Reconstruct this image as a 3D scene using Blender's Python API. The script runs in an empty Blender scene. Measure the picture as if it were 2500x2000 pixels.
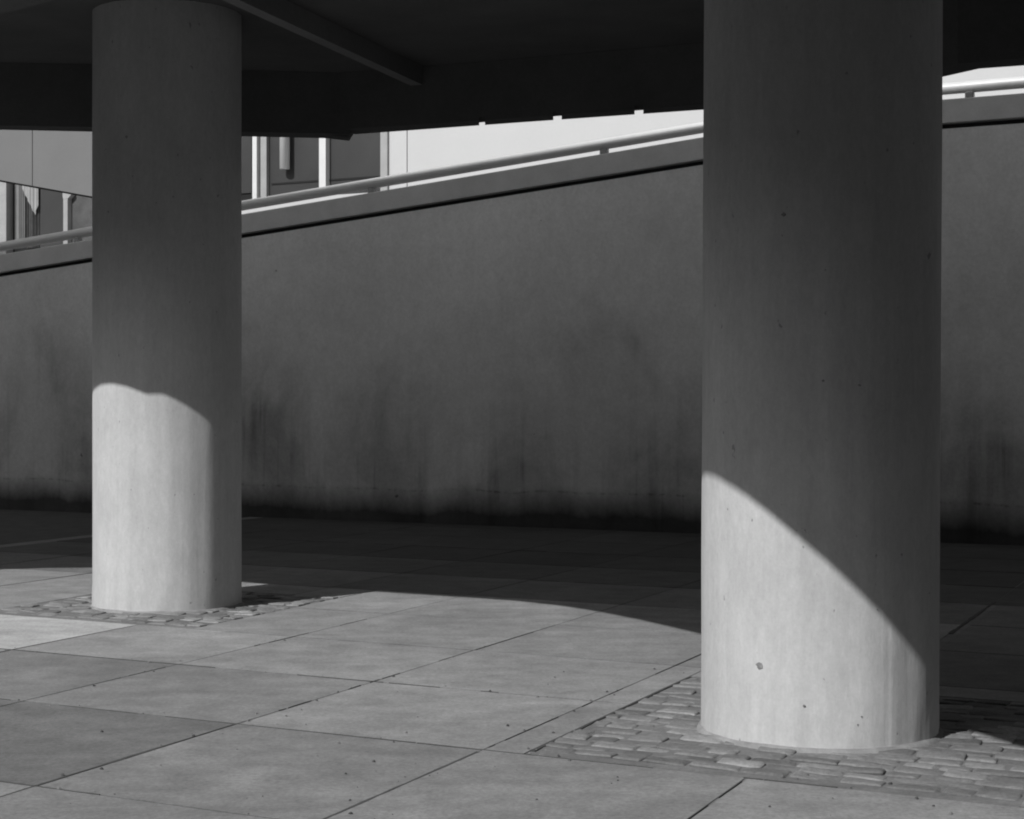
import bpy, bmesh, math, random
from mathutils import Vector, Matrix, noise

SC = bpy.context.scene
COL = SC.collection
R = math.radians

# ------------------------------------------------------------------ camera, sky, sun, exposure
cam_d = bpy.data.cameras.new('camera')
cam = bpy.data.objects.new('camera', cam_d)
COL.objects.link(cam)
cam.location = (0, 0, 1.53)
cam.rotation_euler = (R(90), 0, 0)
cam_d.sensor_width = 36
cam_d.lens = 36 * 4300 / 2500
cam_d.shift_y = -20 / 2500
cam_d.clip_end = 2000
SC.camera = cam

SUN_AZ, SUN_EL = 40.0, math.degrees(math.atan(1 / 1.25))   # light travels towards azimuth 40 from +Y to +X
w = bpy.data.worlds.new('World')
SC.world = w
w.use_nodes = True
nt = w.node_tree
sky = nt.nodes.new('ShaderNodeTexSky')
sky.sky_type = 'NISHITA'
sky.sun_disc = False
sky.sun_elevation = R(SUN_EL)
sky.sun_rotation = R(180 + SUN_AZ)
bw = nt.nodes.new('ShaderNodeRGBToBW')                    # black and white film
bg = nt.nodes['Background']
nt.links.new(sky.outputs[0], bw.inputs[0])
nt.links.new(bw.outputs[0], bg.inputs[0])
bg.inputs[1].default_value = 0.15

sd = bpy.data.lights.new('sun', 'SUN')
sun = bpy.data.objects.new('sun', sd)
COL.objects.link(sun)
sd.energy = 3.75
sd.angle = R(0.5)
ld = Vector((math.sin(R(SUN_AZ)), math.cos(R(SUN_AZ)), -0.8))
sun.rotation_euler = ld.to_track_quat('-Z', 'Y').to_euler()

SC.view_settings.view_transform = 'Standard'
SC.view_settings.look = 'None'
SC.view_settings.exposure = 0.28
SC.view_settings.gamma = 1.0
SC.cycles.max_bounces = 10
SC.cycles.diffuse_bounces = 6
SC.cycles.filter_width = 2.0


# ------------------------------------------------------------------ helpers
def tag(o, label=None, cat=None, group=None, kind=None):
    if label: o['label'] = label
    if cat: o['category'] = cat
    if group: o['group'] = group
    if kind: o['kind'] = kind
    return o


def thing(name, label, cat, loc=(0, 0, 0), rz=0.0, group=None):
    o = bpy.data.objects.new(name, None)
    COL.objects.link(o)
    o.location = loc
    o.rotation_euler = (0, 0, rz)
    return tag(o, label, cat, group)


class MB:
    def __init__(self):
        self.v, self.f, self.c = [], [], []

    def add(self, verts, faces, col=None):
        n = len(self.v)
        self.v += [tuple(p) for p in verts]
        self.f += [tuple(i + n for i in q) for q in faces]
        self.c += [col] * len(faces)

    def box(self, x0, x1, y0, y1, z0, z1):
        self.add([(x0, y0, z0), (x1, y0, z0), (x1, y1, z0), (x0, y1, z0),
                  (x0, y0, z1), (x1, y0, z1), (x1, y1, z1), (x0, y1, z1)],
                 [(3, 2, 1, 0), (4, 5, 6, 7), (0, 1, 5, 4), (1, 2, 6, 5), (2, 3, 7, 6), (3, 0, 4, 7)])

    def prism(self, poly, z0, z1):
        """vertical prism over a plan polygon; z0 / z1 numbers"""
        n = len(poly)
        vs = [(p[0], p[1], z0) for p in poly] + [(p[0], p[1], z1) for p in poly]
        fs = [tuple(range(n))[::-1], tuple(range(n, 2 * n))]
        fs += [(i, (i + 1) % n, n + (i + 1) % n, n + i) for i in range(n)]
        self.add(vs, fs)

    def face_prism(self, poly, y0, y1):
        """prism over a polygon in the x-z plane, from y0 to y1"""
        n = len(poly)
        vs = [(p[0], y0, p[1]) for p in poly] + [(p[0], y1, p[1]) for p in poly]
        fs = [tuple(range(n)), tuple(range(n, 2 * n))[::-1]]
        fs += [((i + 1) % n, i, n + i, n + (i + 1) % n) for i in range(n)]
        self.add(vs, fs)

    def sweep(self, sec, nodes):
        """sweep a closed (y, dz) section along x; nodes are (x, ztop, zfix) - dz None means z = zfix"""
        k = len(sec)
        vs = []
        for (x, zt, zf) in nodes:
            vs += [(x, y, zf if dz is None else zt + dz) for (y, dz) in sec]
        fs = []
        for i in range(len(nodes) - 1):
            for j in range(k):
                a, b = i * k + j, i * k + (j + 1) % k
                fs.append((a, a + k, b + k, b))
        fs.append(tuple(range(k)))
        fs.append(tuple(range((len(nodes) - 1) * k, len(nodes) * k))[::-1])
        self.add(vs, fs)

    def tube(self, pts, r, seg=28, caps=True):
        pts = [Vector(p) for p in pts]
        vs, fs = [], []
        for i, p in enumerate(pts):
            d = (pts[min(i + 1, len(pts) - 1)] - pts[max(i - 1, 0)]).normalized()
            up = Vector((0, 0, 1)) if abs(d.z) < .9 else Vector((0, 1, 0))
            a = d.cross(up).normalized()
            b = a.cross(d).normalized()
            for j in range(seg):
                t = 2 * math.pi * j / seg
                vs.append(p + a * (r * math.cos(t)) + b * (r * math.sin(t)))
        for i in range(len(pts) - 1):
            for j in range(seg):
                a0, b0 = i * seg + j, i * seg + (j + 1) % seg
                fs.append((a0, b0, b0 + seg, a0 + seg))
        if caps:
            fs.append(tuple(range(seg))[::-1])
            fs.append(tuple(range((len(pts) - 1) * seg, len(pts) * seg)))
        self.add(vs, fs)

    def build(self, name, mat, parent=None, smooth=False, bevel=0.0, loc=None, rz=None):
        me = bpy.data.meshes.new(name)
        me.from_pydata(self.v, [], self.f)
        if any(c is not None for c in self.c):
            at = me.color_attributes.new('tone', 'FLOAT_COLOR', 'CORNER')
            for p in me.polygons:
                c = self.c[p.index]
                c = 1.0 if c is None else c
                for li in p.loop_indices:
                    at.data[li].color = (c, c, c, 1)
        bm = bmesh.new()
        bm.from_mesh(me)
        bmesh.ops.recalc_face_normals(bm, faces=bm.faces)
        bm.to_mesh(me)
        bm.free()
        if smooth:
            for p in me.polygons:
                p.use_smooth = True
        me.materials.append(mat)
        o = bpy.data.objects.new(name, me)
        COL.objects.link(o)
        if parent: o.parent = parent
        if loc: o.location = loc
        if rz is not None: o.rotation_euler = (0, 0, rz)
        if bevel:
            m = o.modifiers.new('bevel', 'BEVEL')
            m.width = bevel
            m.segments = 2
            m.limit_method = 'ANGLE'
            m.angle_limit = R(40)
        return o


# ------------------------------------------------------------------ materials
class NT:
    def __init__(self, name):
        self.m = bpy.data.materials.new(name)
        self.m.use_nodes = True
        self.t = self.m.node_tree
        self.b = self.t.nodes['Principled BSDF']
        self.tc = self.t.nodes.new('ShaderNodeTexCoord')

    def link(self, a, b):
        self.t.links.new(a, b)

    def coord(self, scale=(1, 1, 1), loc=(0, 0, 0), src='Object'):
        mp = self.t.nodes.new('ShaderNodeMapping')
        mp.inputs['Scale'].default_value = scale
        mp.inputs['Location'].default_value = loc
        self.link(self.tc.outputs[src], mp.inputs[0])
        return mp.outputs[0]

    def noise(self, co, scale=1, detail=6, rough=.6, dist=0):
        n = self.t.nodes.new('ShaderNodeTexNoise')
        n.inputs['Scale'].default_value = scale
        n.inputs['Detail'].default_value = detail
        n.inputs['Roughness'].default_value = rough
        n.inputs['Distortion'].default_value = dist
        self.link(co, n.inputs['Vector'])
        return n.outputs['Fac']

    def rng(self, v, a, b, c, d):
        n = self.t.nodes.new('ShaderNodeMapRange')
        n.inputs[1].default_value = a
        n.inputs[2].default_value = b
        n.inputs[3].default_value = c
        n.inputs[4].default_value = d
        self.link(v, n.inputs[0])
        return n.outputs[0]

    def op(self, o, a, b):
        n = self.t.nodes.new('ShaderNodeMath')
        n.operation = o
        for i, x in enumerate((a, b)):
            if isinstance(x, (int, float)): n.inputs[i].default_value = x
            else: self.link(x, n.inputs[i])
        return n.outputs[0]

    def sep(self, src='Object'):
        n = self.t.nodes.new('ShaderNodeSeparateXYZ')
        self.link(self.tc.outputs[src], n.inputs[0])
        return n.outputs

    def attr(self, name='tone'):
        n = self.t.nodes.new('ShaderNodeAttribute')
        n.attribute_name = name
        return n.outputs['Fac']

    def color(self, v):
        n = self.t.nodes.new('ShaderNodeCombineColor')
        for i in range(3): self.link(v, n.inputs[i])
        self.link(n.outputs[0], self.b.inputs['Base Color'])

    def bump(self, v, strength=.3, dist=.01):
        n = self.t.nodes.new('ShaderNodeBump')
        n.inputs['Strength'].default_value = strength
        n.inputs['Distance'].default_value = dist
        self.link(v, n.inputs['Height'])
        self.link(n.outputs[0], self.b.inputs['Normal'])

    def done(self, rough=.85, metal=0, spec=.25):
        self.b.inputs['Roughness'].default_value = rough
        self.b.inputs['Metallic'].default_value = metal
        self.b.inputs['Specular IOR Level'].default_value = spec
        return self.m


def plain(name, v, rough=.7, metal=0, spec=.3, var=.12, scale=3):
    k = NT(name)
    a = k.noise(k.coord(), scale, 8, .65)
    b = k.noise(k.coord(), scale * 25, 3, .6)
    c = k.op('ADD', k.rng(a, .3, .7, 1 - var, 1 + var), k.rng(b, .3, .7, -var * .4, var * .4))
    k.color(k.op('MULTIPLY', c, v))
    return k.done(rough, metal, spec)


def column_mat():
    k = NT('board_marked_concrete')
    streak = k.noise(k.coord((15, 15, .9)), 1, 7, .65, .6)
    fine = k.noise(k.coord((38, 38, 16)), 1, 6, .7)
    blotch = k.noise(k.coord((1.2, 1.2, .9)), 1, 5, .55)
    pits = k.noise(k.coord((24, 24, 17)), 1, 2, .5)
    grain = k.noise(k.coord((75, 75, 75)), 1, 3, .8)
    v = k.rng(streak, .32, .68, .965, 1.035)
    mott = k.noise(k.coord((5, 5, 3.2)), 1, 8, .7)
    v = k.op('MULTIPLY', v, k.rng(mott, .3, .7, .93, 1.06))
    v = k.op('MULTIPLY', v, k.rng(blotch, .3, .7, .92, 1.07))
    v = k.op('MULTIPLY', v, k.rng(fine, .3, .7, .92, 1.07))
    v = k.op('MULTIPLY', v, k.rng(grain, .3, .7, .95, 1.05))
    v = k.op('MULTIPLY', v, k.rng(pits, .24, .275, .6, 1.0))
    k.color(k.op('MULTIPLY', v, COLUMN_ALBEDO))
    h = k.op('ADD', k.op('MULTIPLY', streak, .6), k.op('MULTIPLY', fine, .4))
    h = k.op('ADD', h, k.rng(pits, .24, .275, -.4, 0))
    k.bump(h, .38, .009)
    return k.done(.9, 0, .15)


def wall_mat():
    k = NT('stained_render')
    x, y, z = k.sep()
    blotch = k.noise(k.coord((.5, .5, .6)), 1, 6, .55)
    streak = k.noise(k.coord((2.6, 1, .16), (3.1, 0, 0)), 1, 6, .58)
    streak2 = k.noise(k.coord((9, 1, .4), (0, 0, 5)), 1, 5, .6)
    fine = k.noise(k.coord((26, 26, 26)), 1, 6, .7)
    grain = k.noise(k.coord((140, 140, 140)), 1, 2, .7)
    v = k.rng(blotch, .3, .7, .90, 1.10)
    cloud = k.noise(k.coord((.55, 1, .42), (5.2, 0, 1.7)), 1, 7, .62, .4)
    mott = k.noise(k.coord((4, 4, 3)), 1, 7, .7)
    # old water marks: cloudy patches on the lower two thirds, a few narrow runs inside them
    start = k.rng(cloud, .3, .7, 1.0, 3.3)
    low = k.rng(k.op('SUBTRACT', start, z), -.3, 1.6, 0, 1)
    dirt = k.op('MULTIPLY', low, k.rng(cloud, .36, .64, .04, .46))
    runs = k.op('MULTIPLY', k.rng(streak, .52, .68, 0, .30), k.rng(mott, .25, .6, .25, 1))
    runs2 = k.op('MULTIPLY', k.rng(streak2, .56, .72, 0, .22), k.rng(mott, .3, .6, 0, 1))
    dirt = k.op('ADD', dirt, k.op('MULTIPLY', low, k.op('ADD', runs, runs2)))
    v = k.op('MULTIPLY', v, k.op('SUBTRACT', 1.0, dirt))
    v = k.op('MULTIPLY', v, k.rng(mott, .3, .7, .93, 1.07))
    # damp foot of the wall with a soft, slightly uneven upper edge
    rag = k.noise(k.coord((.9, 1, .3), (11, 0, 0)), 1, 4, .55)
    rag2 = k.noise(k.coord((6, 1, 4), (2, 0, 0)), 1, 6, .65)
    edge = k.op('ADD', k.rng(rag, .3, .75, .17, .36), k.rng(rag2, .3, .7, -.025, .025))
    damp = k.rng(k.op('SUBTRACT', edge, z), -.22, .13, 0, 1)
    v = k.op('MULTIPLY', v, k.rng(damp, 0, 1, 1, .13))
    pit = k.noise(k.coord((5.5, 5.5, 5.5), (2, 3, 4)), 1, 2, .5)
    v = k.op('MULTIPLY', v, k.rng(pit, .20, .215, .45, 1))
    # thin tide line
    tide = k.op('ABSOLUTE', k.op('SUBTRACT', k.op('SUBTRACT', z, .42), k.rng(rag, .3, .7, -.04, .04)), 0)
    tm = k.op('MULTIPLY', k.rng(tide, .0, .02, .22, 0), k.rng(streak2, .45, .6, 0, 1))
    v = k.op('SUBTRACT', v, tm)
    v = k.op('MULTIPLY', v, k.rng(fine, .3, .7, .90, 1.09))
    v = k.op('MULTIPLY', v, k.rng(grain, .3, .7, .95, 1.05))
    k.color(k.op('MULTIPLY', v, WALL_ALBEDO))
    k.bump(fine, .25, .008)
    return k.done(.92, 0, .12)


def paving_mat(base, name, crumb=0.0):
    k = NT(name)
    big = k.noise(k.coord((.7, .7, .7)), 1, 6, .6)
    mid = k.noise(k.coord((5, 5, 5)), 1, 7, .65)
    fine = k.noise(k.coord((42, 42, 42)), 1, 5, .8)
    spots = k.noise(k.coord((16, 16, 16), (4, 2, 1)), 1, 2, .5)
    pale = k.noise(k.coord((22, 22, 22), (1, 7, 1)), 1, 2, .5)
    film = k.noise(k.coord((1.6, 3.1, 1), (9, 2, 1)), 1, 8, .7, .8)
    v = k.op('MULTIPLY', k.attr(), k.rng(big, .3, .7, .84, 1.14))
    v = k.op('MULTIPLY', v, k.rng(mid, .3, .7, .80, 1.16))
    v = k.op('MULTIPLY', v, k.rng(fine, .3, .7, .70, 1.27))
    v = k.op('MULTIPLY', v, k.rng(spots, .19, .24, .55, 1))
    v = k.op('MULTIPLY', v, k.rng(pale, .76, .8, 1, 1.35))
    v = k.op('MULTIPLY', v, k.rng(film, .35, .65, .88, 1.10))
    k.color(k.op('MULTIPLY', v, base))
    k.bump(k.op('ADD', fine, k.op('MULTIPLY', mid, .6 + crumb)), .35 + crumb * .3, .006 + crumb * .008)
    return k.done(.85, 0, .2)


COLUMN_ALBEDO = .41
WALL_ALBEDO = .6
M = dict(
    column=column_mat(),
    wall=wall_mat(),
    paving=paving_mat(.225, 'concrete_paving'),
    sett=paving_mat(.215, 'granite_sett', .9),
    ground=plain('joint_dirt', .055, .95, var=.3, scale=4),
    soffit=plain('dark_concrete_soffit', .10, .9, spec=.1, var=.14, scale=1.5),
    rib=plain('bounce_lit_rib', .18, .9, spec=.1, var=.14, scale=1.5),  # lighter than the soffit to imitate light bounced up from the paving
    pit=plain('dirty_hole', .2, .95, spec=.05, var=.4, scale=40),
    mortar=plain('mortar', .22, .95, spec=.1, var=.25, scale=9),
    coping=plain('coping_concrete', .5, .9, spec=.12, var=.12, scale=2),
    shadow_gap=plain('shaded_groove', .04, .95, spec=.05),  # near-black colour deepens the shade inside the groove
    tube=plain('pale_painted_tube', .5, .42, 0, .5, var=.05, scale=5),
    white=plain('white_cladding', .39, .6, var=.03, scale=.6),
    panel=plain('grey_cladding', .12, .7, var=.06, scale=.8),
    frame_white=plain('painted_frame', .5, .5, var=.05),
    frame_grey=plain('grey_painted_frame', .26, .5, var=.08),
    frame_dark=plain('dark_metal_frame', .012, .5, spec=.2),
    infill=plain('dark_infill_panel', .036, .45, spec=.2, var=.12, scale=1),
    cloth=plain('pale_cloth', .27, .9, var=.12, scale=4),
    stripe=plain('grey_cloth', .075, .9, var=.25, scale=5),
    deck=plain('deck_concrete', .35, .9, var=.1),
    brick=plain('blocker_brick', .07, .9, var=.2),
    render=plain('grey_render', .075, .9, var=.35, scale=1.6),
    building=plain('upper_wall_render', .3, .9, var=.1),
)

# ------------------------------------------------------------------ ground and paving
g = MB()
g.box(-300, 300, -300, 300, -.4, -.03)
tag(g.build('ground', M['ground']), kind='structure')

AX = R(23.5)
BX = R(117.9)
uA, uB = (math.sin(AX), math.cos(AX)), (math.sin(BX), math.cos(BX))
nA, nB = (uA[1], -uA[0]), (-uB[1], uB[0])
DET = nA[0] * nB[1] - nA[1] * nB[0]


def ba(b, a):
    """plan point with paving coordinates b (across) and a (along)"""
    return ((b * nB[1] - a * nA[1]) / DET, (nA[0] * a - nB[0] * b) / DET)


C_LEFT, C_RIGHT = (-2.589, 13.237), (1.434, 8.224)
RAD = .55
PATCH_R = (-3.0, -.9, 6.771, 9.12)
PATCH_L = (-8.62, -6.70, 9.46, 11.5)

rnd = random.Random(4)
bl = [-9.7, -8.43, -7.15, -5.87, -4.53, -3.2, -1.98, -.68]
while bl[0] > -12: bl.insert(0, bl[0] - 1.28)
while bl[-1] < 16: bl.append(bl[-1] + 1.3)
al = [5.3, 6.77, 8.145, 9.46, 10.8, 12.1, 13.4, 14.7, 16.0, 17.3, 18.6]
while al[0] > 4: al.insert(0, al[0] - 1.33)
al.append(19.3)


def cut(rects, hole):
    out = []
    for (b0, b1, a0, a1) in rects:
        h0, h1, k0, k1 = hole
        if b1 <= h0 or b0 >= h1 or a1 <= k0 or a0 >= k1:
            out.append((b0, b1, a0, a1))
            continue
        if b0 < h0: out.append((b0, h0, a0, a1))
        if b1 > h1: out.append((h1, b1, a0, a1))
        lo, hi = max(b0, h0), min(b1, h1)
        if a0 < k0: out.append((lo, hi, a0, k0))
        if a1 > k1: out.append((lo, hi, k1, a1))
    return out


p = MB()


def slab(b0, b1, a0, a1, tone, gap=.004, ztilt=.0016):
    gs = [gap * rnd.uniform(.35, 1.6) for _ in range(4)]
    b0 += gs[0]; b1 -= gs[1]; a0 += gs[2]; a1 -= gs[3]
    if b1 - b0 < .04 or a1 - a0 < .04: return
    ch = .003
    zz = [rnd.uniform(-ztilt, ztilt) for _ in range(4)]
    q = [(b0, a0), (b1, a0), (b1, a1), (b0, a1)]
    qi = [(b0 + ch, a0 + ch), (b1 - ch, a0 + ch), (b1 - ch, a1 - ch), (b0 + ch, a1 - ch)]
    vs = [(*ba(*c), -.06) for c in q] + [(*ba(*c), zz[i] - .0018) for i, c in enumerate(q)] + \
         [(*ba(*c), zz[i]) for i, c in enumerate(qi)]
    fs = [(0, 1, 5, 4), (1, 2, 6, 5), (2, 3, 7, 6), (3, 0, 4, 7), (4, 5, 9, 8), (5, 6, 10, 9), (6, 7, 11, 10), (7, 4, 8, 11),
          (8, 9, 10, 11)]
    p.add(vs, fs, tone)
    p.c[-9:-1] = [tone * .5] * 8


TONES = {(-8.43, 8.145): 1.75, (-5.87, 5.3): .62, (-7.15, 6.77): .8, (-7.15, 8.145): 1.1, (-4.53, 5.3): .86,
         (-7.15, 5.3): .66, (-3.2, 5.3): .92, (-5.87, 6.77): .87, (-4.53, 6.77): 1.04, (-4.53, 8.145): 1.0, (-5.87, 8.145): 1.04}
for i in range(len(bl) - 1):
    for j in range(len(al) - 1):
        dim = .22 if al[j] > 14.5 else .34 if al[j] > 13.3 else .58 if al[j] > 12 else .62 if bl[i] > -2 and al[j] > 9.4 else 1  # slabs under the building coloured darker to deepen its shade
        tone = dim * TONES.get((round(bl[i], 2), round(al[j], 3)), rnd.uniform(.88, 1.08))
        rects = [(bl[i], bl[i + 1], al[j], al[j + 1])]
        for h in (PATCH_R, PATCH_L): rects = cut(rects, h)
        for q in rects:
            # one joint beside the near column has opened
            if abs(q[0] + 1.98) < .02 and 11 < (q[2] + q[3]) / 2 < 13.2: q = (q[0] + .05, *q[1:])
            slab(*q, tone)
p.prism([ba(-12.5, 3.9), ba(16, 3.9), ba(16, 19.3), ba(-12.5, 19.3)], -.02, -.0028)
p.c[-6:] = [.7] * 6
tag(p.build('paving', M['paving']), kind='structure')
# open joints: dirt-filled gaps of uneven width
jd = MB()
jr = random.Random(21)


def joint(fixed, val, t0, t1, wd, keep=1.0):
    """dirt line whose width wanders and fades out where the joint is tight"""
    sh = jr.uniform(0, 90)
    n_ = max(6, int((t1 - t0) / .035))
    pts = []
    for i in range(n_ + 1):
        t = t0 + (t1 - t0) * i / n_
        a = noise.noise(Vector((t * 2.1, sh, 0))) + .5 * noise.noise(Vector((t * 7, sh, 3)))
        wv = .75 * wd * (.5 + 1.1 * a + (keep - .6) * 1.1)
        pts.append((t, max(min(wv, wd * 1.8), 0), .0022 * noise.noise(Vector((t * 11, sh, 7)))))
    for (ta, wa, oa), (tb, wb, ob) in zip(pts[:-1], pts[1:]):
        if wa <= .0006 and wb <= .0006: continue
        q = [(val + oa - wa, ta), (val + oa + wa + .0004, ta), (val + ob + wb + .0004, tb), (val + ob - wb, tb)]
        q = [ba(u, v_) if fixed == 'b' else ba(v_, u) for u, v_ in q]
        jd.prism(q, -.03, .0022)


joint('b', -4.53, 4.3, 6.77, .008)
joint('b', -4.53, 9.1, 10.4, .004)
joint('b', -4.53, 6.77, 9.1, .004, .3)
joint('b', -3.2, 4.4, 6.72, .009)
joint('b', -3.2, 9.1, 10.6, .005, .8)
joint('b', -3.2, 6.8, 9.1, .004, .15)
joint('b', -5.87, 5.6, 7.6, .006)
joint('b', -5.87, 7.6, 10.5, .004, .35)
joint('b', -7.15, 4, 9.4, .004, .5)
joint('b', -9.7, 9, 15, .006, .9)
joint('b', -1.98, 11.6, 13.6, .022, .95)
joint('b', -1.98, 4, 6.7, .003, .55)
joint('a', 6.77, -4.53, -3.0, .006, .85)
joint('a', 6.77, -3.0, -1.6, .003, .6)
joint('a', 6.77, -6.2, -4.53, .004, .4)
joint('a', 5.3, -8, -4.2, .007, .75)
joint('a', 8.145, -8.2, -5.6, .006, .85)
joint('a', 8.145, -5.6, -3.4, .004, .25)
joint('a', 14.7, -12, 8, .008, .8)
joint('a', 16.0, -12, 8, .006, .5)
joint('a', 13.4, -6.4, 5, .004, .3)
joint('a', 12.1, -1, 4, .005, .6)
joint('a', 10.8, -1, 4, .005, .7)
joint('b', -2.99, 6.85, 9.1, .012, .92)
jo = jd.build('joint_dirt', M['ground'])
tag(jo, kind='structure')


def setts(patch, c, seed):
    rd = random.Random(seed)
    m = MB()
    holes = []
    a = patch[2] + .10
    while a < patch[3] - .05:
        dep = rd.uniform(.095, .125)
        b = patch[0] + .01 - rd.uniform(0, .1)
        while b < patch[1] - .03:
            ln = rd.uniform(.13, .23)
            b0, b1 = max(b, patch[0] + .008), min(b + ln, patch[1] - .008)
            gp = rd.choice([.003, .004, .004, .005, .006, .006, .010, .018, .028])
            b += ln + gp
            if gp > .01 and patch[0] < b < patch[1] - .03 and math.hypot(*(Vector(ba(b, a + .05)) - Vector(c))) > RAD + .02:
                hl = dep * rd.uniform(.35, 1.0); ho = rd.uniform(0, dep - hl)
                holes.append([ba(b - gp * 1.1, a + ho), ba(b, a + ho + .006), ba(b + gp * .1, a + ho + hl), ba(b - gp * .9, a + ho + hl)])
            if b1 - b0 < .05: continue
            x, y = ba((b0 + b1) / 2, a + dep / 2)
            if math.hypot(x - c[0], y - c[1]) < RAD - .03: continue
            gap = rd.choice([.001, .002, .003, .005])
            a0, a1 = a + gap, min(a + dep - gap, patch[3])
            top = rd.uniform(-.004, .008)
            cb, ca = (b0 + b1) / 2, (a0 + a1) / 2
            hb_, ha_ = (b1 - b0) / 2, (a1 - a0) / 2
            rot, tx, ty = rd.uniform(-.06, .06), rd.uniform(-.05, .05), rd.uniform(-.07, .07)
            ng, sd_ = 16, rd.uniform(0, 99)
            rings = []
            for (sc_, zz) in ((1.0, -.07), (1.0, top - .007), (.96, top - .0025), (.84, top), (.4, top + .0005)):
                rr = []
                for q in range(ng):
                    t = 2 * math.pi * (q + .5) / ng
                    ex = .2
                    u = hb_ * math.copysign(abs(math.cos(t)) ** ex, math.cos(t))
                    v_ = ha_ * math.copysign(abs(math.sin(t)) ** ex, math.sin(t))
                    wv = 1 + .10 * noise.noise(Vector((math.cos(t) * 1.6, math.sin(t) * 1.6, sd_)))
                    u, v_ = u * wv * sc_ if sc_ < .9 else u * wv - math.copysign((1 - sc_) * .09, u), v_ * wv * sc_ if sc_ < .9 else v_ * wv - math.copysign((1 - sc_) * .09, v_)
                    u, v_ = u * math.cos(rot) - v_ * math.sin(rot), u * math.sin(rot) + v_ * math.cos(rot)
                    zq = zz if zz < -.05 else zz + u * tx + v_ * ty + .004 * noise.noise(Vector((u * 22, v_ * 22, sd_)))
                    rr.append((*ba(cb + u, ca + v_), zq))
                rings.append(rr)
            vs = [q for rr in rings for q in rr]
            fs = [(r_ * ng + q, r_ * ng + (q + 1) % ng, (r_ + 1) * ng + (q + 1) % ng, (r_ + 1) * ng + q) for r_ in range(4) for q in range(ng)]
            fs.append(tuple(range(4 * ng, 5 * ng)))
            tn = rd.choice([.62, .74, .82, .88, .96, 1.14]) * rd.uniform(.94, 1.06)
            m.add(vs, fs, tn)
            m.c[-(4 * ng + 1):-(3 * ng + 1)] = [tn * .5] * ng
        a += dep
    tag(m.build('cobble_paving', M['sett'], smooth=True), kind='structure')
    # sandy bed showing between the stones
    s = MB()
    s.prism([ba(patch[0], patch[2]), ba(patch[1], patch[2]), ba(patch[1], patch[3]), ba(patch[0], patch[3])], -.05, -.008)
    s.c = [.6] * 6
    for q in holes: s.prism(q, -.03, -.0055); s.c[-6:] = [.10] * 6
    tag(s.build('cobble_bed', M['sett']), kind='structure')


setts(PATCH_R, C_RIGHT, 11)
setts(PATCH_L, C_LEFT, 12)


# ------------------------------------------------------------------ grit lying on the paving
gr = MB()
gd = random.Random(77)
for _ in range(260):
    # gathers along the joints and round the near column
    if gd.random() < .6:
        if gd.random() < .5: x, y = ba(gd.choice([-4.53, -3.2, -5.87, -1.98, -3.0]) + gd.gauss(0, .035), gd.uniform(4.3, 10))
        else: x, y = ba(gd.uniform(-8, 0), gd.choice([5.3, 6.77, 8.145]) + gd.gauss(0, .035))
    else:
        x, y = ba(gd.uniform(-5, 0), 6.77 + gd.gauss(0, .8))
    if abs(x) > .3 * y: continue
    r_ = gd.choice([.003, .004, .005, .006, .009])
    n_ = 5
    t0 = gd.uniform(0, 6)
    ring = [(x + r_ * gd.uniform(.6, 1.3) * math.cos(t0 + i * 2 * math.pi / n_), y + r_ * gd.uniform(.6, 1.3) * math.sin(t0 + i * 2 * math.pi / n_)) for i in range(n_)]
    gr.add([(q[0], q[1], .001) for q in ring] + [(x + (q[0] - x) * .6, y + (q[1] - y) * .6, .001 + r_ * gd.uniform(.5, .9)) for q in ring],
           [(i, (i + 1) % n_, n_ + (i + 1) % n_, n_ + i) for i in range(n_)] + [tuple(range(n_, 2 * n_))], gd.choice([.25, .35, .5, .7, 1.0]))
tag(gr.build('grit', M['sett']), kind='stuff')


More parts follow.
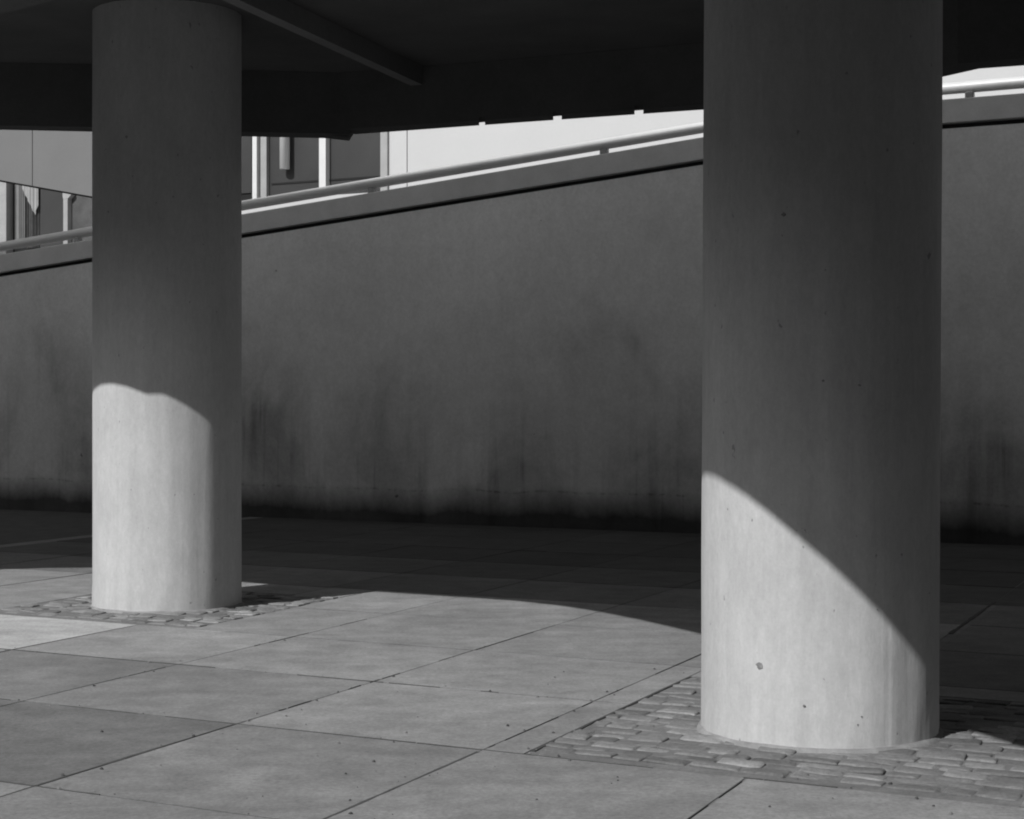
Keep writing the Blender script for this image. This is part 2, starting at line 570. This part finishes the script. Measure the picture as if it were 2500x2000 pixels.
# ------------------------------------------------------------------ columns
def column(c, label, cracks, lean, seed):
    """a cast column; cracks = (angle right of the camera side in degrees, depth) of formwork joints"""
    root = thing('concrete_column', label, 'column', (c[0], c[1], 0), 0, 'round columns under the overhead building')
    base = math.atan2(-c[1], -c[0])             # towards the camera side
    seg, rows, top = 240, 60, 4.45
    ph = [random.Random(seed).uniform(0, 6.28) for _ in range(4)]

    def rad(t):
        d = math.degrees((t - base + math.pi) % (2 * math.pi) - math.pi)   # + = counter-clockwise = right as seen
        r = RAD + .0012 * math.sin(9 * t + ph[0]) + .0008 * math.sin(23 * t + ph[1])
        for k, (a0, a1, amt) in enumerate(cracks):
            if a0 < d < a1:
                mid, half = (a0 + a1) / 2, (a1 - a0) / 2
                chord = RAD * math.cos(R(half)) / math.cos(R(d - mid))
                r -= (RAD - chord) * amt
            if abs(d - a0) < .75: r -= .0026
        return r

    vs, fs = [], []
    for i in range(rows + 1):
        z = -.05 + (top + .05) * i / rows
        for j in range(seg):
            t = 2 * math.pi * j / seg
            r = rad(t) + .0025 * noise.noise(Vector((math.cos(t) * 2.2, math.sin(t) * 2.2, z * 1.3 + seed)))
            if z < .1:                          # rough, slightly worn foot
                r += .006 * noise.noise(Vector((math.cos(t) * 6, math.sin(t) * 6, seed)))
            vs.append((r * math.cos(t) + lean * z, r * math.sin(t), z))
    for i in range(rows):
        for j in range(seg):
            a, b = i * seg + j, i * seg + (j + 1) % seg
            fs.append((a, b, b + seg, a + seg))
    m = MB()
    m.add(vs, fs)
    m.build('shaft', M['column'], root, smooth=True)
    # mortar fillet round the foot
    vs, fs = [], []
    rd = random.Random(seed)
    for j in range(96):
        t = 2 * math.pi * j / 96
        o = .035 + .03 * noise.noise(Vector((math.cos(t) * 3, math.sin(t) * 3, 9 + seed)))
        for (rr, zz) in ((RAD - .03, .018), (RAD + .004, .016 + .006 * noise.noise(Vector((t * 3, 0, seed)))), (RAD + o, -.012), (RAD + o, -.06)):
            vs.append((rr * math.cos(t), rr * math.sin(t), zz))
    for j in range(96):
        for k in range(3):
            a, b = j * 4 + k, ((j + 1) % 96) * 4 + k
            fs.append((a, b, b + 1, a + 1))
    m = MB()
    m.add(vs, fs)
    m.build('mortar_fillet', M['mortar'], root, smooth=True)
    return root


near = column(C_RIGHT, 'thick round concrete column nearest the camera, sunlit foot cut by a diagonal shadow',
       [(33, 61, .4), (-48.6, -47, 0), (-30, 4, .15), (61, 95, .3)], .005, 3)
# a blown patch and small air holes in the near column's face
cr = random.Random(5)
cb_ = math.atan2(-C_RIGHT[1], -C_RIGHT[0])
for (off, z, sz) in ((-.476, .36, .017), (.30, .12, .006), (.33, .155, .005), (-.12, .20, .005), (.45, .62, .004), (-.3, 2.35, .010), (.02, 1.62, .007), (.3, 1.60, .007)):
    m = MB()
    t0 = cb_ + math.asin(off)
    ring = []
    n_ = 11
    for q in range(n_):
        an = 2 * math.pi * q / n_
        rr = sz * cr.uniform(.6, 1.2)
        tt = t0 + rr * math.cos(an) / RAD
        ring.append((tt, z + rr * .8 * math.sin(an)))
    r1, r2 = RAD + .0035, RAD - .02
    vs = [(r1 * math.cos(a_) + .005 * zz, r1 * math.sin(a_), zz) for a_, zz in ring] + [(r2 * math.cos(a_) + .005 * zz, r2 * math.sin(a_), zz) for a_, zz in ring]
    m.add(vs, [tuple(range(n_)), tuple(range(n_, 2 * n_))[::-1]] + [(q, (q + 1) % n_, n_ + (q + 1) % n_, n_ + q) for q in range(n_)])
    m.build('air_hole' if sz < .012 else 'chip', M['pit'], near)

column(C_LEFT, 'farther round concrete column, sunlit up to half height, in front of the ramp wall',
       [(44, 46, 0), (-40, -8, .1)], .0, 8)

# ------------------------------------------------------------------ overhead building on the columns
ZS = 4.43                                   # soffit
Lx, Ly = math.sin(R(SUN_AZ)), math.cos(R(SUN_AZ))
near_shadow = [(-36, 10.7), (-16, 14.1), (-6.5, 15.72), (-4.65, 16.03), (-4.3, 16.16), (-3.84, 16.2), (-3.3, 15.82), (-2.6, 15.2), (-2.08, 14.77),
               (-1.61, 14.4), (-1.36, 14.2), (-1.25, 14.205), (-1.1, 14.16), (-.4, 13.76), (.0, 13.52), (.35, 13.2), (.6, 12.86), (.85, 12.42), (1.05, 12.0),
               (1.24, 11.58), (1.45, 10.95), (1.65, 10.2), (1.80, 9.55), (1.90, 9.05), (1.99, 8.65), (2.08, 8.32), (2.17, 8.02), (2.26, 7.76),
               (2.33, 7.35), (2.38, 6.6), (2.4, 5.5), (2.4, -1)]
ZN = 3.78                                   # underside of the added front edge beam, unseen, hung low to cut sky light
edge_in = [(x - Lx * 1.25 * ZN, y - Ly * 1.25 * ZN) for x, y in near_shadow]     # the building's front edge in plan
far_right = [(9, 10.28), (4.664, 12.155), (3.659, 12.585), (3.369, 12.709), (3.118, 13.146), (2.903, 13.871)]
far_mid = [(1.574, 14.494), (.176, 15.11), (-1.406, 15.828)]
far_left = [(-1.473, 15.832), (-2.418, 15.685), (-3.64, 15.422), (-4.449, 15.306), (-16, 21.42), (-36, 13.0)]
plan = edge_in + [(9, edge_in[-1][1])] + far_right + far_mid + far_left

root = thing('overhead_building', 'dark concrete building floor carried overhead by the two round columns', 'building')
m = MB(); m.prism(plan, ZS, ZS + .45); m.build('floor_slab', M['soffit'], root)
m = MB(); m.prism(plan, ZS + .451, 7.4); m.build('upper_storey', M['building'], root)


def shade_edge_top(q):
    """unseen sloping roof edge, shaped so its shadow ends just above the coping"""
    t = (19.144 - (.46769 * q[0] + .88389 * q[1])) / (.46769 * Lx + .88389 * Ly)
    s_ = .88389 * (q[0] + t * Lx) - .46769 * (q[1] + t * Ly)
    ct = 4.79 if s_ > -5.11 else 4.79 + (s_ + 5.11) * .0862
    return ct + ROOF_D + .012 * max(-6 - s_, 0) + .8 * t


ROOF_D = .08
rim = far_right + far_mid + far_left[:-1]
m = MB()
vs, fs = [], []
for q in rim:
    zt = shade_edge_top(q)
    for (yo, zz) in ((0, 7.405), (-.3, 7.405), (-.3, zt), (0, zt)):
        vs.append((q[0] + yo * .47, q[1] + yo * .88, zz))
for a in range(len(rim) - 1):
    for k in range(4):
        fs.append((a * 4 + k, a * 4 + (k + 1) % 4, a * 4 + 4 + (k + 1) % 4, a * 4 + 4 + k))
fs += [(0, 1, 2, 3), tuple(len(rim) * 4 - 4 + k for k in (3, 2, 1, 0))]
m.add(vs, fs)
m.build('shade_parapet', M['building'], root)  # unseen parapet added to throw the shadow line along the handrail


def beam(name, pts, z0, wdt, mat, parent, z1=ZS - .002):
    """downstand along a polyline of its far bottom edge, thickness towards the camera side"""
    mm = MB()
    inner = []
    for i, q in enumerate(pts):
        a, b = Vector(pts[max(i - 1, 0)]), Vector(pts[min(i + 1, len(pts) - 1)])
        d = (b - a).normalized()
        n_ = Vector((d.y, -d.x))
        if n_.y > 0: n_ = -n_
        inner.append((q[0] + n_.x * wdt, q[1] + n_.y * wdt))
    mm.prism(list(pts) + inner[::-1], z0, z1)
    return mm.build(name, mat, parent)


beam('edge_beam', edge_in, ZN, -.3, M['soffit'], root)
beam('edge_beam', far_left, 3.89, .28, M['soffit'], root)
fm = [(2.903, 13.871)] + far_mid
# the middle edge beam has three small drainage notches in its lower edge
def on_beam(x): return (x, 15.1875 - .4406 * x) if x > .176 else (x, 15.19 - .4539 * x)


cuts = [-.285, -.235, .353, .423, 1.026, 1.096]
pieces = [([(-1.406, 15.828), on_beam(cuts[0])], 3.93), ([on_beam(cuts[0]), on_beam(cuts[1])], 3.955),
          ([on_beam(cuts[1]), (.176, 15.11), on_beam(cuts[2])], 3.93), ([on_beam(cuts[2]), on_beam(cuts[3])], 3.962),
          ([on_beam(cuts[3]), on_beam(cuts[4])], 3.93), ([on_beam(cuts[4]), on_beam(cuts[5])], 3.962),
          ([on_beam(cuts[5]), (1.574, 14.494), (2.903, 13.871)], 3.93)]
mm = MB()
for pts, z0 in pieces:
    back = [(q[0] * .982, q[1] * .982) for q in pts]
    if pts[0][0] < -1.4: back[0] = (-1.56, 15.56)          # runs in behind the left beam
    mm.prism(pts + back[::-1], z0, ZS - .0025)
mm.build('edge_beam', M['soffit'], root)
beam('edge_beam', far_right[:5], 3.93, .28, M['soffit'], root)
# shallow rib running back from the front edge to the far corner
m = MB()
r0, r1 = Vector((-2.30, 10.9)), Vector((-.80, 15.35))
dv = (r1 - r0).normalized(); nv = Vector((dv.y, -dv.x))
q0 = r0 - dv * .3
m.prism([q0 - nv * .055, q0 + nv * .055, r1 + nv * .055, r1 - nv * .055], 4.27, ZS - .002)
m.build('rib', M['rib'], root)
# drip at the corner of the edge beams
m = MB()
m.face_prism([(-1.75, 3.90), (-1.46, 3.868), (-1.41, 3.95), (-1.75, 3.95)], 15.60, 15.81)
m.build('corner_drip', M['soffit'], root)

# ------------------------------------------------------------------ ramp wall, handrail (local frame: x along the wall, y away from the camera)
WA = math.atan2(-.46769, .88389)
K = 19.014
SLOPE, SK, ZL = .0862, -5.11, 4.79


def ctop(s): return ZL if s > SK else ZL + (s - SK) * SLOPE


nodes = [(s, ctop(s), -.05) for s in (-46, SK, 22)]
wall = thing('ramp_wall', 'long stained concrete ramp wall with projecting coping behind the columns', 'wall', (0, 0, 0), WA)
m = MB(); m.sweep([(K, None), (K + .3, None), (K + .3, -.315), (K, -.315)], nodes); m.build('wall_face', M['wall'], wall)
m = MB(); m.sweep([(K + .06, -.3149), (K + .28, -.3149), (K + .28, -.262), (K + .06, -.262)], nodes); m.build('groove', M['shadow_gap'], wall)
m = MB(); m.sweep([(K - .03, -.2615), (K + .33, -.2615), (K + .33, 0), (K - .03, 0)], nodes); m.build('coping', M['coping'], wall, bevel=.012)

rail = thing('handrail', 'thick metal tube handrail on short posts along the ramp wall coping', 'handrail', (0, 0, 0), WA)
m = MB()
m.tube([(s, K + .13, ctop(s) + .142) for s in (-46, -40, -30, -20, -14, -8, SK - .05, SK + .05, 0, 10, 22)], .066, 40)
m.build('tube', M['tube'], rail, smooth=True)
for s in (-27.2, -22.2, -17.07, -12.16, -8.88, -4.53, -.3, 4, 8.2, 12.5):
    m = MB()
    z = ctop(s)
    t = [(-.045, .0), (.045, .0), (.045, .07), (.032, .105), (-.032, .105), (-.045, .07)]
    m.face_prism([(s + u, z + .002 + v_ + (u * SLOPE if s < SK else 0)) for u, v_ in t], K + .09, K + .17)
    m.build('post', M['frame_grey'], rail, bevel=.006)

# deck behind the wall, level with the ramp
m = MB()
m.sweep([(K + .335, None), (K + 10.9, None), (K + 10.9, -.4), (K + .335, -.4)], [(s, ctop(s), -.03) for s in (-46, SK, 22)])
tag(m.build('ramp_deck', M['deck'], rz=WA), kind='structure')

# ------------------------------------------------------------------ building beyond the ramp
F = 30.0
fac = thing('clad_building', 'pale clad building with dark glazing seen above the ramp handrail', 'building', (0, 0, 0), WA)


def fbox(name, s0, s1, z0, z1, d0, d1, mat, parent=fac, bevel=0):
    mm = MB(); mm.box(s0, s1, F + d0, F + d1, z0, z1)
    return mm.build(name, mat, parent, bevel=bevel)


fbox('backing_wall', -48, 26, 0, 11, .6, 1.0, M['render'])
fbox('cladding_panel', -18.66, -18.245, 0, 11, 0, .5, M['white'])
s = -18.225
wd = [14.5, 9.5, 9.5, 9.8]
for k in wd:
    fbox('cladding_panel', s, s + k - .02, 0, 11, 0, .5, M['white']); s += k
fbox('joint_strip', -18.66, 25.5, 0, 11, .505, .55, M['frame_dark'])
fbox('corner_post', -18.83, -18.662, 0, 11, -.06, .5, M['frame_grey'], bevel=.01)
fbox('plinth', -24.2, -18.835, 0, 5.73, -.01, .5, M['white'])
wn = fbox('window', -21.668, -18.835, 5.735, 11, .12, .3, M['infill'])
fbox('transom', -21.6, -18.9, 6.04, 6.075, .105, .119, M['frame_dark'], wn)
fbox('mullion', -20.32, -20.158, 5.735, 11, -.03, .118, M['frame_white'])
fbox('mullion', -21.82, -21.67, 5.735, 11, .02, .3, M['frame_grey'])
fbox('mullion', -21.978, -21.868, 5.735, 11, -.05, .3, M['frame_white'])
fr = fbox('window', -24.2, -22.0, 5.735, 11, .1, .4, M['frame_dark'])
fbox('pane', -24.1, -22.09, 5.90, 10.9, .07, .098, M['infill'], fr)
m = MB(); m.tube([((-21.286 - 21.06) / 2, F - .03, 6.33), ((-21.286 - 21.06) / 2, F - .03, 10.9)], .105, 24)
m.build('downpipe', M['frame_white'], fac, smooth=True)
# shop front under the stair
fbox('post', -27.115, -26.985, 0, 6.02, -.08, .1, M['cloth'], bevel=.01)
m = MB(); m.face_prism([(-27.115, 6.022), (-26.985, 6.022), (-26.87, 6.12), (-26.87, 6.5), (-27.13, 6.5), (-27.13, 6.1)], F - .08, F + .1)
m.build('post_bracket', M['cloth'], fac)
fbox('jamb', -29.6, -28.86, 0, 7, -.02, .3, M['cloth'])
shop = fbox('window', -28.855, -27.9, 0, 7.5, .2, .35, M['frame_dark'])
fbox('wall_panel', -27.895, -27.12, 0, 7.5, .05, .4, M['infill'])
fbox('wall_panel', -26.98, -24.25, 0, 7.5, .05, .4, M['render'])


def cloth(poly, d, mat, name='curtain', amp=.03, fr=26):
    """a hanging cloth: polygon columns with folds"""
    mm = MB()
    s0, s1, top, bot = poly
    n_ = 28
    vs, fs = [], []
    for i in range(n_ + 1):
        t = i / n_
        s_ = s0 + (s1 - s0) * t
        dd = F + d + amp * math.sin(fr * t) + amp * .5 * math.sin(fr * 2.3 * t + 1)
        zt, zb = top(t), bot(t)
        for (zz, e) in ((zt, 0), (zb, 0), (zb, .012), (zt, .012)):
            vs.append((s_, dd + e, zz))
    for i in range(n_):
        for j in range(4):
            a, b = i * 4 + j, i * 4 + (j + 1) % 4
            fs.append((a, b, b + 4, a + 4))
    fs += [(0, 1, 2, 3), tuple(n_ * 4 + x for x in (3, 2, 1, 0))]
    mm.add(vs, fs)
    return mm.build(name, mat, shop, smooth=False)


cloth((-28.72, -28.42, lambda t: 7.2, lambda t: 5.16 + .03 * t), .1, M['cloth'])
cloth((-28.40, -27.97, lambda t: 7.2, lambda t: 5.0), .13, M['stripe'])
cloth((-28.45, -27.97, lambda t: 7.2, lambda t: 6.35 - .62 * min(t / .82, 1) + max(0, t - .82) * 1.2), .05, M['cloth'], 'swag', .015)

# stair parapet in front of that building
KP = 26.5
st = thing('stair_parapet', 'grey panelled stair parapet with sloping underside at the far left', 'parapet', (0, 0, 0), WA)
zb = lambda s_: 5.979 + (s_ + 25.675) * -.1917
zt_ = lambda s_: max(zb(s_) + 1.0, 7.2)
for (s0, s1) in ((-30.4, -27.655), (-27.64, -24.823), (-24.806, -22.0)):
    m = MB(); m.face_prism([(s0, zb(s0)), (s1, zb(s1)), (s1, zt_(s1)), (s0, zt_(s0))], KP, KP + .12)
    m.build('panel', M['panel'], st, bevel=.004)
m = MB(); m.face_prism([(-30.4, zb(-30.4) - .035), (-22, zb(-22) - .035), (-22, zt_(-22) - .1), (-28, zt_(-28) - .1), (-30.4, zt_(-30.4) - .1)], KP + .125, KP + .25)
m.build('stringer', M['frame_dark'], st)
m = MB(); m.face_prism([(-30.4, zb(-30.4) + .06), (-22, zb(-22) + .06), (-22, zb(-22) + .35), (-30.4, zb(-30.4) + .35)], KP + .252, KP + .7)
m.build('stair_flight', M['panel'], st)

# ------------------------------------------------------------------ unseen buildings added round the yard to shape the daylight
def block(name, label, x0, x1, y0, y1, h, nwin, floors):
    o = thing(name, label, 'building', ((x0 + x1) / 2, y1, 0), 0, 'added unseen brick blocks')
    hw = (x1 - x0) / 2
    mm = MB(); mm.box(-hw, hw, y0 - y1, 0, 0, h); mm.build('wall', M['brick'], o)
    for fl in range(floors):
        for i in range(nwin):
            cx = -hw + (i + .5) * 2 * hw / nwin
            z0 = 1.2 + fl * h / floors
            mm = MB(); mm.box(cx - .9, cx + .9, .002, .05, z0, z0 + 1.7); mm.build('window', M['infill'], o)
    return o


block('side_sky_blocker', 'unseen dark brick block added on the left to hold back low sky light', -34, -22, -21, 16, 13.2, 8, 3)
block('corner_sky_blocker', 'unseen dark brick block added on the right to cut side light', 16, 30, -20, 6, 12, 6, 3)
block('rear_sky_blocker', 'long unseen dark brick block with windows, added behind the camera to cut sky light', -60, 40, -34, -22, 16.8, 16, 4)
